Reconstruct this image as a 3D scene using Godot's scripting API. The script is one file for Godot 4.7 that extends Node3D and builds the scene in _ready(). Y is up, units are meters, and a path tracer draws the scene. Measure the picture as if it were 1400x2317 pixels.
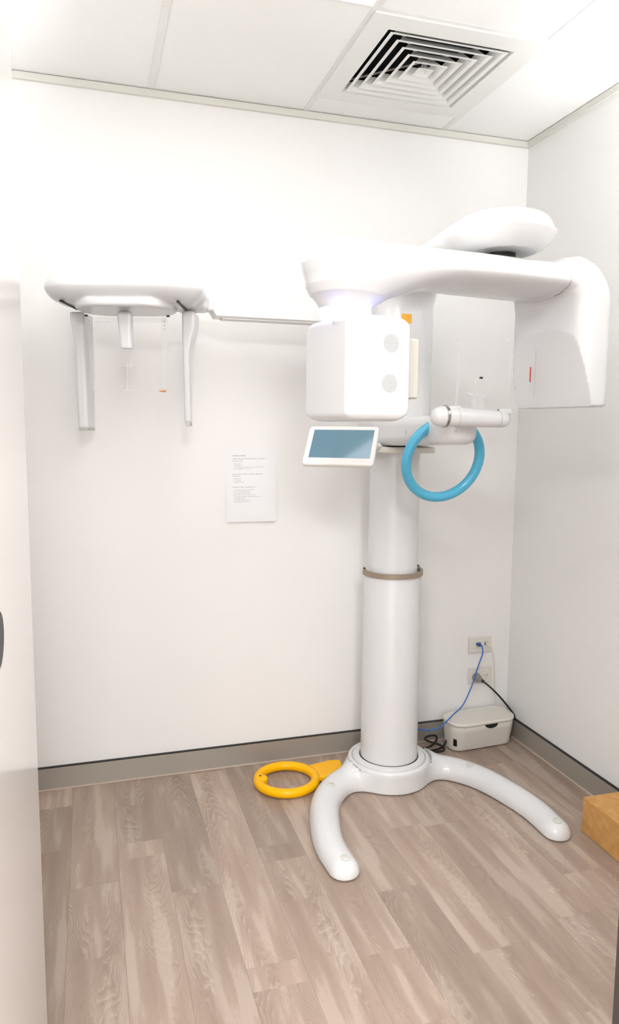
extends Node3D
# A dental imaging room: panoramic machine with side arm against the back wall, seen from the doorway.
# Room axes: the back right corner of the floor is the origin, x runs along the back wall, z comes out of it.

const H := 2.672            # ceiling height
const XL := -2.5            # left wall
const ZF := 2.2             # front wall (room face)
var M := {}
var names := {}

# ---------------------------------------------------------------- mesh helper
class Buf:
	var v := PackedVector3Array()
	var n := PackedVector3Array()
	var t := PackedVector2Array()
	var i := PackedInt32Array()
	func add(p: Vector3, nn: Vector3, uv := Vector2.ZERO) -> int:
		v.append(p); n.append(nn); t.append(uv)
		return v.size() - 1
	func tri(a: int, b: int, c: int) -> void:
		var f := (v[b] - v[a]).cross(v[c] - v[a])
		if f.length_squared() < 1e-18:
			return
		if f.dot(n[a] + n[b] + n[c]) > 0.0:
			i.append_array([a, c, b])
		else:
			i.append_array([a, b, c])
	func quad(a: int, b: int, c: int, d: int) -> void:
		tri(a, b, c); tri(a, c, d)
	func face(p: Array, nn: Vector3, uvs := []) -> void:   # flat convex polygon
		var f := []
		for k in p.size():
			f.append(add(p[k], nn, uvs[k] if uvs.size() else Vector2(p[k].x, p[k].z)))
		for k in range(1, p.size() - 1):
			tri(f[0], f[k], f[k + 1])
	func box(lo: Vector3, hi: Vector3) -> Buf:
		for a in 3:
			for s in [0, 1]:
				var nn := Vector3.ZERO; nn[a] = 1.0 if s else -1.0
				var p := []
				var b := (a + 1) % 3; var c := (a + 2) % 3
				for q in [[0, 0], [1, 0], [1, 1], [0, 1]]:
					var w := Vector3.ZERO
					w[a] = hi[a] if s else lo[a]
					w[b] = hi[b] if q[0] else lo[b]
					w[c] = hi[c] if q[1] else lo[c]
					p.append(w)
				face(p, nn)
		return self
	func rbox(c: Vector3, h: Vector3, r: float, seg := 3, xf := Transform3D.IDENTITY) -> Buf:   # rounded box
		r = minf(r, minf(h.x, minf(h.y, h.z)))
		var m := 2 * seg + 2
		for a in 3:
			var b := (a + 1) % 3; var d := (a + 2) % 3
			for s in [-1.0, 1.0]:
				var f := []
				for j in m:
					for k in m:
						var sj := -1.0 if j <= seg else 1.0
						var sk := -1.0 if k <= seg else 1.0
						var tj := tan(deg_to_rad(-45.0 + 45.0 * j / seg)) if j <= seg else tan(deg_to_rad(45.0 * (j - seg - 1) / seg))
						var tk := tan(deg_to_rad(-45.0 + 45.0 * k / seg)) if k <= seg else tan(deg_to_rad(45.0 * (k - seg - 1) / seg))
						var dir := Vector3.ZERO
						dir[a] = s; dir[b] = tj; dir[d] = tk
						dir = dir.normalized()
						var p := Vector3.ZERO
						p[a] = s * (h[a] - r); p[b] = sj * (h[b] - r); p[d] = sk * (h[d] - r)
						p += dir * r
						f.append(add(xf * (c + p), (xf.basis * dir).normalized(), Vector2(p[b], p[d])))
				for j in m - 1:
					for k in m - 1:
						quad(f[j * m + k], f[j * m + m + k], f[j * m + m + k + 1], f[j * m + k + 1])
		return self
	func lathe(prof: Array, xf := Transform3D.IDENTITY, seg := 48, a0 := 0.0, a1 := TAU) -> Buf:   # prof: [r, y] pairs, hard edges between segments that turn sharply
		for k in prof.size() - 1:
			var p: Vector2 = prof[k]; var q: Vector2 = prof[k + 1]
			if p.distance_to(q) < 1e-7:
				continue
			var nf := Vector2(q.y - p.y, p.x - q.x).normalized()
			var np := nf; var nq := nf
			if k > 0:
				var e: Vector2 = (p - prof[k - 1]).normalized()
				var en := Vector2(e.y, -e.x)
				if en.dot(nf) > 0.75: np = (en + nf).normalized()
			if k < prof.size() - 2:
				var e: Vector2 = (prof[k + 2] - q).normalized()
				var en := Vector2(e.y, -e.x)
				if en.dot(nf) > 0.75: nq = (en + nf).normalized()
			var base := v.size()
			for j in seg + 1:
				var a := a0 + (a1 - a0) * j / seg
				var ca := cos(a); var sa := sin(a)
				add(xf * Vector3(p.x * ca, p.y, p.x * sa), xf.basis * Vector3(np.x * ca, np.y, np.x * sa), Vector2(a, p.y))
				add(xf * Vector3(q.x * ca, q.y, q.x * sa), xf.basis * Vector3(nq.x * ca, nq.y, nq.x * sa), Vector2(a, q.y))
			for j in seg:
				var o := base + 2 * j
				quad(o, o + 2, o + 3, o + 1)
		return self
	func tube(pts: Array, r, seg := 10, closed := false) -> Buf:   # swept circle; r a number or an array of radii
		var m := pts.size()
		var up := Vector3.UP
		var rows := []
		var prev := Vector3.ZERO
		for k in m:
			var d: Vector3 = (pts[(k + 1) % m] - pts[(k - 1 + m) % m]) if closed else (pts[mini(k + 1, m - 1)] - pts[maxi(k - 1, 0)])
			d = d.normalized()
			if prev == Vector3.ZERO:
				prev = d.cross(up) if absf(d.y) < 0.9 else d.cross(Vector3.RIGHT)
			var x := (prev - d * prev.dot(d)).normalized()
			prev = x
			var y := d.cross(x)
			var row := []
			var rr: float = r[k] if r is Array else r
			for j in seg + 1:
				var a := TAU * j / seg
				var o := x * cos(a) + y * sin(a)
				row.append(add(pts[k] + o * rr, o, Vector2(float(j) / seg, k)))
			rows.append(row)
		for k in (m if closed else m - 1):
			var A: Array = rows[k]; var B: Array = rows[(k + 1) % m]
			for j in seg:
				quad(A[j], A[j + 1], B[j + 1], B[j])
		if not closed:
			for e in [0, m - 1]:
				var d: Vector3 = (pts[0] - pts[1]) if e == 0 else (pts[m - 1] - pts[m - 2])
				var f := []
				for j in seg:
					f.append(v[rows[e][j]])
				face(f, d.normalized())
		return self
	func prism(poly: Array, depth: float, xf: Transform3D, bev := 0.0) -> Buf:   # convex outline in xy, extruded from z=0 to z=depth, both rims chamfered
		var m := poly.size()
		var ctr := Vector2.ZERO
		for p in poly: ctr += p / m
		var inner := []
		for k in m:
			var p: Vector2 = poly[k]
			var e0: Vector2 = (p - poly[(k - 1 + m) % m]).normalized()
			var e1: Vector2 = (poly[(k + 1) % m] - p).normalized()
			var b := (Vector2(-e0.y, e0.x) + Vector2(-e1.y, e1.x)).normalized()
			if b.dot(ctr - p) < 0: b = -b
			inner.append(p + b * bev)
		for s in [0, 1]:
			var z := depth if s else 0.0
			var f := []
			for p in inner: f.append(xf * Vector3(p.x, p.y, z))
			face(f, xf.basis * Vector3(0, 0, 1 if s else -1), inner)
		for k in m:
			var a: Vector2 = poly[k]; var b: Vector2 = poly[(k + 1) % m]
			var e := (b - a).normalized(); var nn := Vector2(e.y, -e.x)
			if nn.dot(a - ctr) < 0: nn = -nn
			var N := xf.basis * Vector3(nn.x, nn.y, 0)
			face([xf * Vector3(a.x, a.y, bev), xf * Vector3(b.x, b.y, bev), xf * Vector3(b.x, b.y, depth - bev), xf * Vector3(a.x, a.y, depth - bev)], N)
			if bev > 0:
				var c: Vector2 = inner[k]; var d: Vector2 = inner[(k + 1) % m]
				face([xf * Vector3(a.x, a.y, bev), xf * Vector3(b.x, b.y, bev), xf * Vector3(d.x, d.y, 0), xf * Vector3(c.x, c.y, 0)], (N + xf.basis * Vector3(0, 0, -1)).normalized())
				face([xf * Vector3(a.x, a.y, depth - bev), xf * Vector3(b.x, b.y, depth - bev), xf * Vector3(d.x, d.y, depth), xf * Vector3(c.x, c.y, depth)], (N + xf.basis * Vector3(0, 0, 1)).normalized())
		return self
	func mesh() -> ArrayMesh:
		var a := []
		a.resize(Mesh.ARRAY_MAX)
		a[Mesh.ARRAY_VERTEX] = v; a[Mesh.ARRAY_NORMAL] = n; a[Mesh.ARRAY_TEX_UV] = t; a[Mesh.ARRAY_INDEX] = i
		var m := ArrayMesh.new()
		m.add_surface_from_arrays(Mesh.PRIMITIVE_TRIANGLES, a)
		return m

# ---------------------------------------------------------------- distance fields and surface nets
static func smin(a: float, b: float, k: float) -> float:
	var h := maxf(k - absf(a - b), 0.0) / k
	return minf(a, b) - h * h * k * 0.25

static func smax(a: float, b: float, k: float) -> float:
	return -smin(-a, -b, k)

static func rb(p: Vector3, h: Vector3, r: float) -> float:   # rounded box
	var q := p.abs() - h + Vector3(r, r, r)
	return q.max(Vector3.ZERO).length() + minf(maxf(q.x, maxf(q.y, q.z)), 0.0) - r

static func rr2(p: Vector2, h: Vector2, r: float) -> float:   # rounded rectangle
	var q := p.abs() - h + Vector2(r, r)
	return q.max(Vector2.ZERO).length() + minf(maxf(q.x, q.y), 0.0) - r

static func ext(d2: float, y: float, h: float, r: float) -> float:   # outline distance extruded to +-h with rounded rims
	var q := Vector2(d2 + r, absf(y) - h + r)
	return q.max(Vector2.ZERO).length() + minf(maxf(q.x, q.y), 0.0) - r

static func seg2(p: Vector2, a: Vector2, b: Vector2) -> float:
	var t := clampf((p - a).dot(b - a) / (b - a).length_squared(), 0.0, 1.0)
	return p.distance_to(a + (b - a) * t)

static func caps(p: Vector3, a: Vector3, b: Vector3, ra: float, rb_: float) -> float:
	var t := clampf((p - a).dot(b - a) / (b - a).length_squared(), 0.0, 1.0)
	return p.distance_to(a + (b - a) * t) - lerpf(ra, rb_, t)

static func cone(p: Vector3, y0: float, r0: float, y1: float, r1: float) -> float:   # upright capped cone
	var q := Vector2(Vector2(p.x, p.z).length(), p.y)
	var t := clampf((q.y - y0) / (y1 - y0), 0.0, 1.0)
	var slope := (r1 - r0) / (y1 - y0)
	var side := (q.x - (r0 + slope * (q.y - y0))) / sqrt(1.0 + slope * slope)
	return maxf(side, maxf(y0 - q.y, q.y - y1))

func net(f: Callable, lo: Vector3, hi: Vector3, cell: float) -> ArrayMesh:
	var d := hi - lo
	var nx := int(ceil(d.x / cell)) + 2; var ny := int(ceil(d.y / cell)) + 2; var nz := int(ceil(d.z / cell)) + 2
	var val := PackedFloat32Array()
	val.resize(nx * ny * nz)
	var B := 6
	var reach := cell * B * 0.9
	for bz in range(0, nz, B):
		for by in range(0, ny, B):
			for bx in range(0, nx, B):
				var c := lo + Vector3(bx + (B - 1) * 0.5, by + (B - 1) * 0.5, bz + (B - 1) * 0.5) * cell
				var fc: float = f.call(c)
				var near := absf(fc) < reach * 1.35
				for z in range(bz, mini(bz + B, nz)):
					for y in range(by, mini(by + B, ny)):
						var o := (z * ny + y) * nx
						for x in range(bx, mini(bx + B, nx)):
							val[o + x] = f.call(lo + Vector3(x, y, z) * cell) if near else fc
	var vid := PackedInt32Array()
	vid.resize(nx * ny * nz)
	vid.fill(-1)
	var b := Buf.new()
	var sx := 1; var sy := nx; var sz := nx * ny
	var corner := [0, sx, sy, sx + sy, sz, sx + sz, sy + sz, sx + sy + sz]
	var edges := [[0, 1], [2, 3], [4, 5], [6, 7], [0, 2], [1, 3], [4, 6], [5, 7], [0, 4], [1, 5], [2, 6], [3, 7]]
	var e := cell * 0.25
	for z in nz - 1:
		for y in ny - 1:
			for x in nx - 1:
				var o := (z * ny + y) * nx + x
				var neg := 0
				for k in 8:
					if val[o + corner[k]] < 0.0: neg += 1
				if neg == 0 or neg == 8:
					continue
				var s := Vector3.ZERO; var cnt := 0
				for q in edges:
					var va := val[o + corner[q[0]]]; var vb := val[o + corner[q[1]]]
					if (va < 0.0) != (vb < 0.0):
						var t := va / (va - vb)
						var pa := Vector3(q[0] & 1, (q[0] >> 1) & 1, q[0] >> 2); var pb := Vector3(q[1] & 1, (q[1] >> 1) & 1, q[1] >> 2)
						s += pa.lerp(pb, t); cnt += 1
				var p := lo + (Vector3(x, y, z) + s / cnt) * cell
				var g := Vector3.ZERO
				for it in 2:
					var f0: float = f.call(p)
					g = Vector3(f.call(p + Vector3(e, 0, 0)) - f.call(p - Vector3(e, 0, 0)), f.call(p + Vector3(0, e, 0)) - f.call(p - Vector3(0, e, 0)), f.call(p + Vector3(0, 0, e)) - f.call(p - Vector3(0, 0, e))) / (2.0 * e)
					var l := maxf(g.length(), 0.2)
					if it == 0: p -= g / l * clampf(f0 / l, -cell * 0.7, cell * 0.7)
				vid[o] = b.add(p, g.normalized(), Vector2(p.x, p.y))
	for z in range(1, nz - 1):
		for y in range(1, ny - 1):
			for x in range(1, nx - 1):
				var o := (z * ny + y) * nx + x
				var a := val[o] < 0.0
				if a != (val[o + sx] < 0.0): b.quad(vid[o], vid[o - sy], vid[o - sy - sz], vid[o - sz])
				if a != (val[o + sy] < 0.0): b.quad(vid[o], vid[o - sx], vid[o - sx - sz], vid[o - sz])
				if a != (val[o + sz] < 0.0): b.quad(vid[o], vid[o - sx], vid[o - sx - sy], vid[o - sy])
	return b.mesh()

# ---------------------------------------------------------------- scene tree helpers
func tag(o: Node, label := "", category := "", kind := "", group := "") -> void:
	if label: o.set_meta("label", label)
	if category: o.set_meta("category", category)
	if kind: o.set_meta("kind", kind)
	if group: o.set_meta("group", group)

func numbered(called: String) -> String:
	var k: int = names.get(called, 0)
	names[called] = k + 1
	return called if k == 0 else "%s_%03d" % [called, k]

func thing(called: String, at: Vector3, label: String, category: String, turn := 0.0) -> Node3D:
	var o := Node3D.new()
	o.name = numbered(called)
	add_child(o, true)
	o.position = at
	o.rotation.y = turn
	tag(o, label, category)
	return o

func part(called: String, m, mat: Material, parent: Node3D, xf := Transform3D.IDENTITY) -> MeshInstance3D:
	# mesh given in world axes (or in the axes of xf), hung under its parent
	var o := MeshInstance3D.new()
	o.mesh = m.mesh() if m is Buf else m
	o.material_override = mat
	o.name = called
	parent.add_child(o, true)
	o.transform = parent.global_transform.affine_inverse() * xf
	return o

func struct(called: String, m, mat: Material) -> MeshInstance3D:
	var o := part(called, m, mat, self)
	tag(o, "", "", "structure")
	return o

func smooth(pts: Array, per := 8) -> Array:
	var out := []
	var m := pts.size()
	for k in m - 1:
		var p0: Vector3 = pts[maxi(k - 1, 0)]; var p1: Vector3 = pts[k]; var p2: Vector3 = pts[k + 1]; var p3: Vector3 = pts[mini(k + 2, m - 1)]
		for j in per:
			out.append(p1.cubic_interpolate(p2, p0, p3, float(j) / per))
	out.append(pts[m - 1])
	return out

func mat(c: Color, rough := 0.5, metal := 0.0) -> StandardMaterial3D:
	var m := StandardMaterial3D.new()
	m.albedo_color = c
	m.roughness = rough
	m.metallic = metal
	return m

func glow(c: Color, e: float) -> StandardMaterial3D:
	var m := mat(Color(0.8, 0.8, 0.8), 0.5)
	m.emission_enabled = true
	m.emission = c
	m.emission_energy_multiplier = e
	return m

func clear(c: Color, a: float) -> StandardMaterial3D:
	var m := mat(Color(c, a), 0.08)
	m.transparency = BaseMaterial3D.TRANSPARENCY_ALPHA
	return m

func noise(sd: int, freq: float, oct := 3) -> FastNoiseLite:
	var n := FastNoiseLite.new()
	n.seed = sd
	n.frequency = freq
	n.fractal_octaves = oct
	return n

func bump(sd: int, freq: float, size := 256) -> NoiseTexture2D:
	var t := NoiseTexture2D.new()
	t.width = size; t.height = size; t.seamless = true
	t.noise = noise(sd, freq, 4)
	return t

func make_woods() -> Array:
	var out := []
	var W := 192; var L := 1024
	for s in 6:
		var rng := RandomNumberGenerator.new()
		rng.seed = 40 + s
		var n1 := noise(100 + s, 1.0, 3); var n2 := noise(200 + s, 1.0, 2); var n3 := noise(300 + s, 1.0, 3)
		var off := rng.randf_range(-0.03, 0.03)
		var slope: float = [19.0, 13.0, -16.0, 24.0, -11.0, 8.0][s]
		var bold: float = [1.0, 0.7, 0.9, 0.5, 0.7, 0.4][s]
		var base := Color(0.775, 0.675, 0.60); var dark := Color(0.655, 0.55, 0.485); var light := Color(0.90, 0.82, 0.75)
		var data := PackedByteArray()
		data.resize(W * L * 3)
		var at := 0
		for y in L:
			var l := 1.22 * y / L
			# the texture repeats along the plank: fold the length so that both ends meet
			var c := off + 0.022 * n1.get_noise_2d(sin(TAU * y / L) * 0.8, cos(TAU * y / L) * 0.8 + 7.0)
			for x in W:
				var a := 0.1524 * (float(x) / W - 0.5)
				var rough := n2.get_noise_2d(a * 160.0, l * 34.0)
				var w := n1.get_noise_2d(a * 14.0, l * 2.6)
				var F := pow((a - c) / 0.036, 2.0) * 1.5 + l * slope + w * 1.3 + n3.get_noise_2d(a * 40.0, l * 7.0) * 0.45 + rough * 0.10
				var fr: float = F - floorf(F)
				var line := pow(maxf(0.0, 1.0 - absf(fr - 0.5) * 4.5), 1.3)
				var patch := smoothstep(-0.10, 0.30, n3.get_noise_2d(a * 11.0 + 5.0, l * 1.7))
				var grain := n2.get_noise_2d(a * 700.0, l * 22.0)
				var blot := n3.get_noise_2d(a * 13.0, l * 1.5 + 40.0) + rough * 0.10
				var pale := smoothstep(0.10, 0.42, -blot + w * 0.25)
				var col := base.lerp(dark, clampf(0.24 + blot * 0.62 + grain * 0.22 + (fr - 0.35) * 0.34 * patch, 0.0, 1.0))
				var k := clampf(line * patch * bold * 0.62 * (0.75 + grain * 0.5) + pale * 0.34, 0.0, 1.0)
				col = col.lerp(light, k)
				data[at] = int(col.r * 255.0); data[at + 1] = int(col.g * 255.0); data[at + 2] = int(col.b * 255.0)
				at += 3
		out.append(ImageTexture.create_from_image(Image.create_from_data(W, L, false, Image.FORMAT_RGB8, data)))
	return out

func make_notice() -> ImageTexture:
	var W := 420; var L := 594
	var im := Image.create(W, L, false, Image.FORMAT_RGB8)
	im.fill(Color(0.945, 0.945, 0.95))
	var rng := RandomNumberGenerator.new()
	rng.seed = 5
	# lines of print, read off the sheet: [left, top, right, weight]
	var rows := [[52, 48, 160, 2], [52, 74, 322, 1], [52, 92, 138, 1], [72, 114, 122, 0], [72, 128, 135, 0], [72, 142, 312, 0], [72, 156, 214, 0],
		[52, 198, 302, 1], [52, 214, 116, 1], [72, 236, 124, 0], [72, 250, 122, 0], [72, 264, 148, 0], [52, 304, 240, 1],
		[72, 326, 236, 0], [72, 340, 206, 0], [72, 354, 206, 0], [72, 368, 242, 0], [72, 382, 290, 0], [72, 396, 160, 0], [72, 410, 204, 0], [72, 424, 200, 0]]
	for r in rows:
		var x: int = r[0]
		var h: int = [6, 7, 9][r[3]]
		var tone: float = [0.55, 0.44, 0.4][r[3]]
		if r[3] == 0:
			im.fill_rect(Rect2i(x - 10, r[1] + 3, 3, 3), Color(0.5, 0.5, 0.52))
		while x < r[2]:
			var word := rng.randi_range(2, 8)
			for k in word:
				if x >= r[2]: break
				var tall := h if rng.randf() < 0.35 else h - 2
				var wd := rng.randi_range(2, 4)
				var cc := Color(tone, tone * 0.92, tone) if r[3] == 2 else Color(tone, tone * 0.97, tone)
				im.fill_rect(Rect2i(x, r[1] + h - tall, 1, tall), cc)
				if rng.randf() < 0.7: im.fill_rect(Rect2i(x, r[1] + h - (1 if rng.randf() < 0.5 else tall), wd, 1), cc)
				if rng.randf() < 0.6: im.fill_rect(Rect2i(x + wd - 1, r[1] + h - tall + 1, 1, tall - 1), cc)
				x += wd + 1
			x += 4
	return ImageTexture.create_from_image(im)

# ---------------------------------------------------------------- the scene
func _ready() -> void:
	# camera
	var cam := Camera3D.new()
	cam.name = "camera"
	add_child(cam)
	cam.position = Vector3(-1.8727, 1.4295, 2.9114)
	cam.rotation = Vector3(-0.11526, -0.29529, 0.00753)
	cam.fov = rad_to_deg(2.0 * atan(1158.5 / 1641.14))
	cam.near = 0.02
	cam.current = true
	# surroundings: the rooms are closed, nothing of the sky shows
	var we := WorldEnvironment.new()
	we.name = "environment"
	var env := Environment.new()
	env.background_mode = Environment.BG_COLOR
	env.background_color = Color(0, 0, 0)
	env.tonemap_mode = Environment.TONE_MAPPER_LINEAR
	env.tonemap_exposure = 0.92
	env.sdfgi_enabled = true; env.ssao_enabled = true; env.ssil_enabled = true
	we.environment = env
	add_child(we)
	panel_light("ceiling_light", Vector3(-1.317, H, 1.343), Vector2(0.586, 1.186), 0.95, "white recessed ceiling light panel at the top edge beside the air vent")
	panel_light("ceiling_light", Vector3(-2.52, H, 3.4), Vector2(0.586, 1.186), 8.5, "added unseen white recessed ceiling light panel in the corridor, farther from the doorway")  # added corridor panel, out of view, fills the room through the doorway
	panel_light("ceiling_light", Vector3(-1.919, H, 4.6), Vector2(0.586, 1.186), 15.0, "added unseen white recessed ceiling light panel in the corridor, straight behind the doorway")  # second added fill panel, also out of view
	added_up_light(Vector3(-0.62, 1.95, ZF - 0.06), false, 0.8, "added unseen long white wall uplight for fill above eye level on the doorway wall, right of the door")
	added_up_light(Vector3(XL + 0.06, 1.95, 1.1), true, 2.0, "added unseen long white wall uplight for fill on the left wall behind the open door")
	added_up_light(Vector3(-0.06, 1.95, 1.55), true, 2.6, "added unseen long white wall uplight for fill on the right wall, nearest the doorway wall")
	materials()
	shell()
	ceiling()
	floor_planks()
	machine()
	side_arm_things()
	corner_things()

func panel_light(called: String, c: Vector3, size: Vector2, energy: float, label: String) -> void:
	var o := thing(called, c, label, "light")
	var fr := Buf.new()
	var w := size.x / 2; var l := size.y / 2
	for s in [-1.0, 1.0]:
		fr.box(Vector3(c.x + s * (w - 0.006) - 0.006, c.y - 0.004, c.z - l), Vector3(c.x + s * (w - 0.006) + 0.006, c.y + 0.05, c.z + l))
		fr.box(Vector3(c.x - w + 0.012, c.y - 0.004, c.z + s * (l - 0.006) - 0.006), Vector3(c.x + w - 0.012, c.y + 0.05, c.z + s * (l - 0.006) + 0.006))
	part("frame", fr, mat(Color(0.93, 0.93, 0.92), 0.5), o)
	part("diffuser_panel", Buf.new().box(Vector3(c.x - w + 0.012, c.y + 0.0, c.z - l + 0.012), Vector3(c.x + w - 0.012, c.y + 0.006, c.z + l - 0.012)), glow(Color(1, 0.99, 0.97), 1.6), o)
	var a := AreaLight3D.new()
	a.name = "panel_glow"
	o.add_child(a, true)
	a.position = Vector3(0, -0.008, 0)
	a.rotation.x = -PI / 2
	a.area_size = size - Vector2(0.03, 0.03)
	a.light_energy = energy
	a.light_color = Color(0.985, 0.986, 0.992)
	a.shadow_enabled = true
	a.set("area_range", 12.0)
	a.set("area_attenuation", 2.0)

func added_up_light(c: Vector3, along_z: bool, energy: float, label: String) -> void:
	# added fill lamp out of view: long deep wall trough, open at the top: it lights the ceiling and nothing else directly
	var o := thing("added_wall_uplight", c, label, "light", PI / 2 if along_z else 0.0)
	var X := o.global_transform
	var w := 0.5; var t := 0.005; var d := 0.06; var top := 0.10
	var b := Buf.new()
	b.box(Vector3(-w, -0.05, -d), Vector3(w, -0.05 + t, d))
	for s in [-1.0, 1.0]:
		b.box(Vector3(-w, -0.05 + t, s * (d - t / 2) - t / 2), Vector3(w, top, s * (d - t / 2) + t / 2))
		b.box(Vector3(s * (w - t / 2) - t / 2, -0.05 + t, -d + t), Vector3(s * (w - t / 2) + t / 2, top, d - t))
	part("housing", b, mat(Color(0.9, 0.9, 0.9), 0.4), o, X)
	part("diffuser_panel", Buf.new().box(Vector3(-w + 0.01, -0.03, -d + 0.01), Vector3(w - 0.01, -0.024, d - 0.01)), glow(Color(1, 0.99, 0.97), 1.6), o, X)
	var a := AreaLight3D.new()
	a.name = "panel_glow"
	o.add_child(a, true)
	a.position = Vector3(0, -0.018, 0)
	a.rotation.x = PI / 2
	a.area_size = Vector2(2.0 * w - 0.04, 2.0 * d - 0.03)
	a.light_energy = energy
	a.light_color = Color(0.985, 0.986, 0.992)
	a.shadow_enabled = true
	a.set("area_range", 12.0)
	a.set("area_attenuation", 2.0)

func materials() -> void:
	M.wall = mat(Color(0.945, 0.94, 0.932), 0.75)
	M.tile = mat(Color(0.965, 0.965, 0.955), 0.9)
	M.grid = mat(Color(0.92, 0.92, 0.905), 0.45)
	M.trim = mat(Color(0.86, 0.855, 0.825), 0.5)
	M.skirting = mat(Color(0.66, 0.635, 0.60), 0.34, 0.3)
	M.rubber_and_gap_shade = mat(Color(0.13, 0.125, 0.12), 0.6)  # ring hooks, and the painted shade of the skirting gap
	M.bead = mat(Color(0.80, 0.73, 0.67), 0.6)
	M.door = mat(Color(0.90, 0.885, 0.875), 0.16)
	M.jamb = mat(Color(0.22, 0.2, 0.19), 0.45)
	M.white = mat(Color(0.865, 0.865, 0.865), 0.2)
	M.matte = mat(Color(0.93, 0.925, 0.915), 0.5)
	M.offwhite = mat(Color(0.88, 0.865, 0.83), 0.45)
	M.grey = mat(Color(0.74, 0.73, 0.71), 0.5)
	M.capgrey = mat(Color(0.80, 0.80, 0.78), 0.5)
	M.black = mat(Color(0.025, 0.024, 0.024), 0.45)
	M.dark = mat(Color(0.16, 0.16, 0.17), 0.5)
	M.metal = mat(Color(0.72, 0.71, 0.70), 0.18, 1.0)
	M.bronze = mat(Color(0.60, 0.54, 0.47), 0.45, 0.2)
	M.blue = mat(Color(0.33, 0.70, 0.84), 0.22)
	M.yellow = mat(Color(0.985, 0.725, 0.0), 0.3)
	M.yellow.metallic_specular = 0.35
	M.clear = clear(Color(0.96, 0.96, 0.98), 0.06)
	M.red = mat(Color(0.78, 0.22, 0.16), 0.5)
	M.beige = mat(Color(0.80, 0.785, 0.75), 0.5)
	M.olive = mat(Color(0.62, 0.61, 0.50), 0.5)
	M.cord = mat(Color(0.20, 0.42, 0.74), 0.4)
	M.whitecord = mat(Color(0.90, 0.87, 0.82), 0.45)
	M.card = mat(Color(0.78, 0.585, 0.34), 0.85)
	var n := NoiseTexture2D.new()
	n.width = 256; n.height = 256; n.seamless = true
	n.noise = noise(21, 0.03, 4)
	var ramp := Gradient.new()
	ramp.set_color(0, Color(0.74, 0.545, 0.31)); ramp.set_color(1, Color(0.82, 0.63, 0.385))
	n.color_ramp = ramp
	M.card.albedo_color = Color(1, 1, 1)
	M.card.albedo_texture = n
	M.card.uv1_triplanar = true
	M.card.uv1_scale = Vector3(3, 3, 3)

func bx(a: Vector3, b: Vector3) -> Buf:
	return Buf.new().box(a, b)

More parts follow.
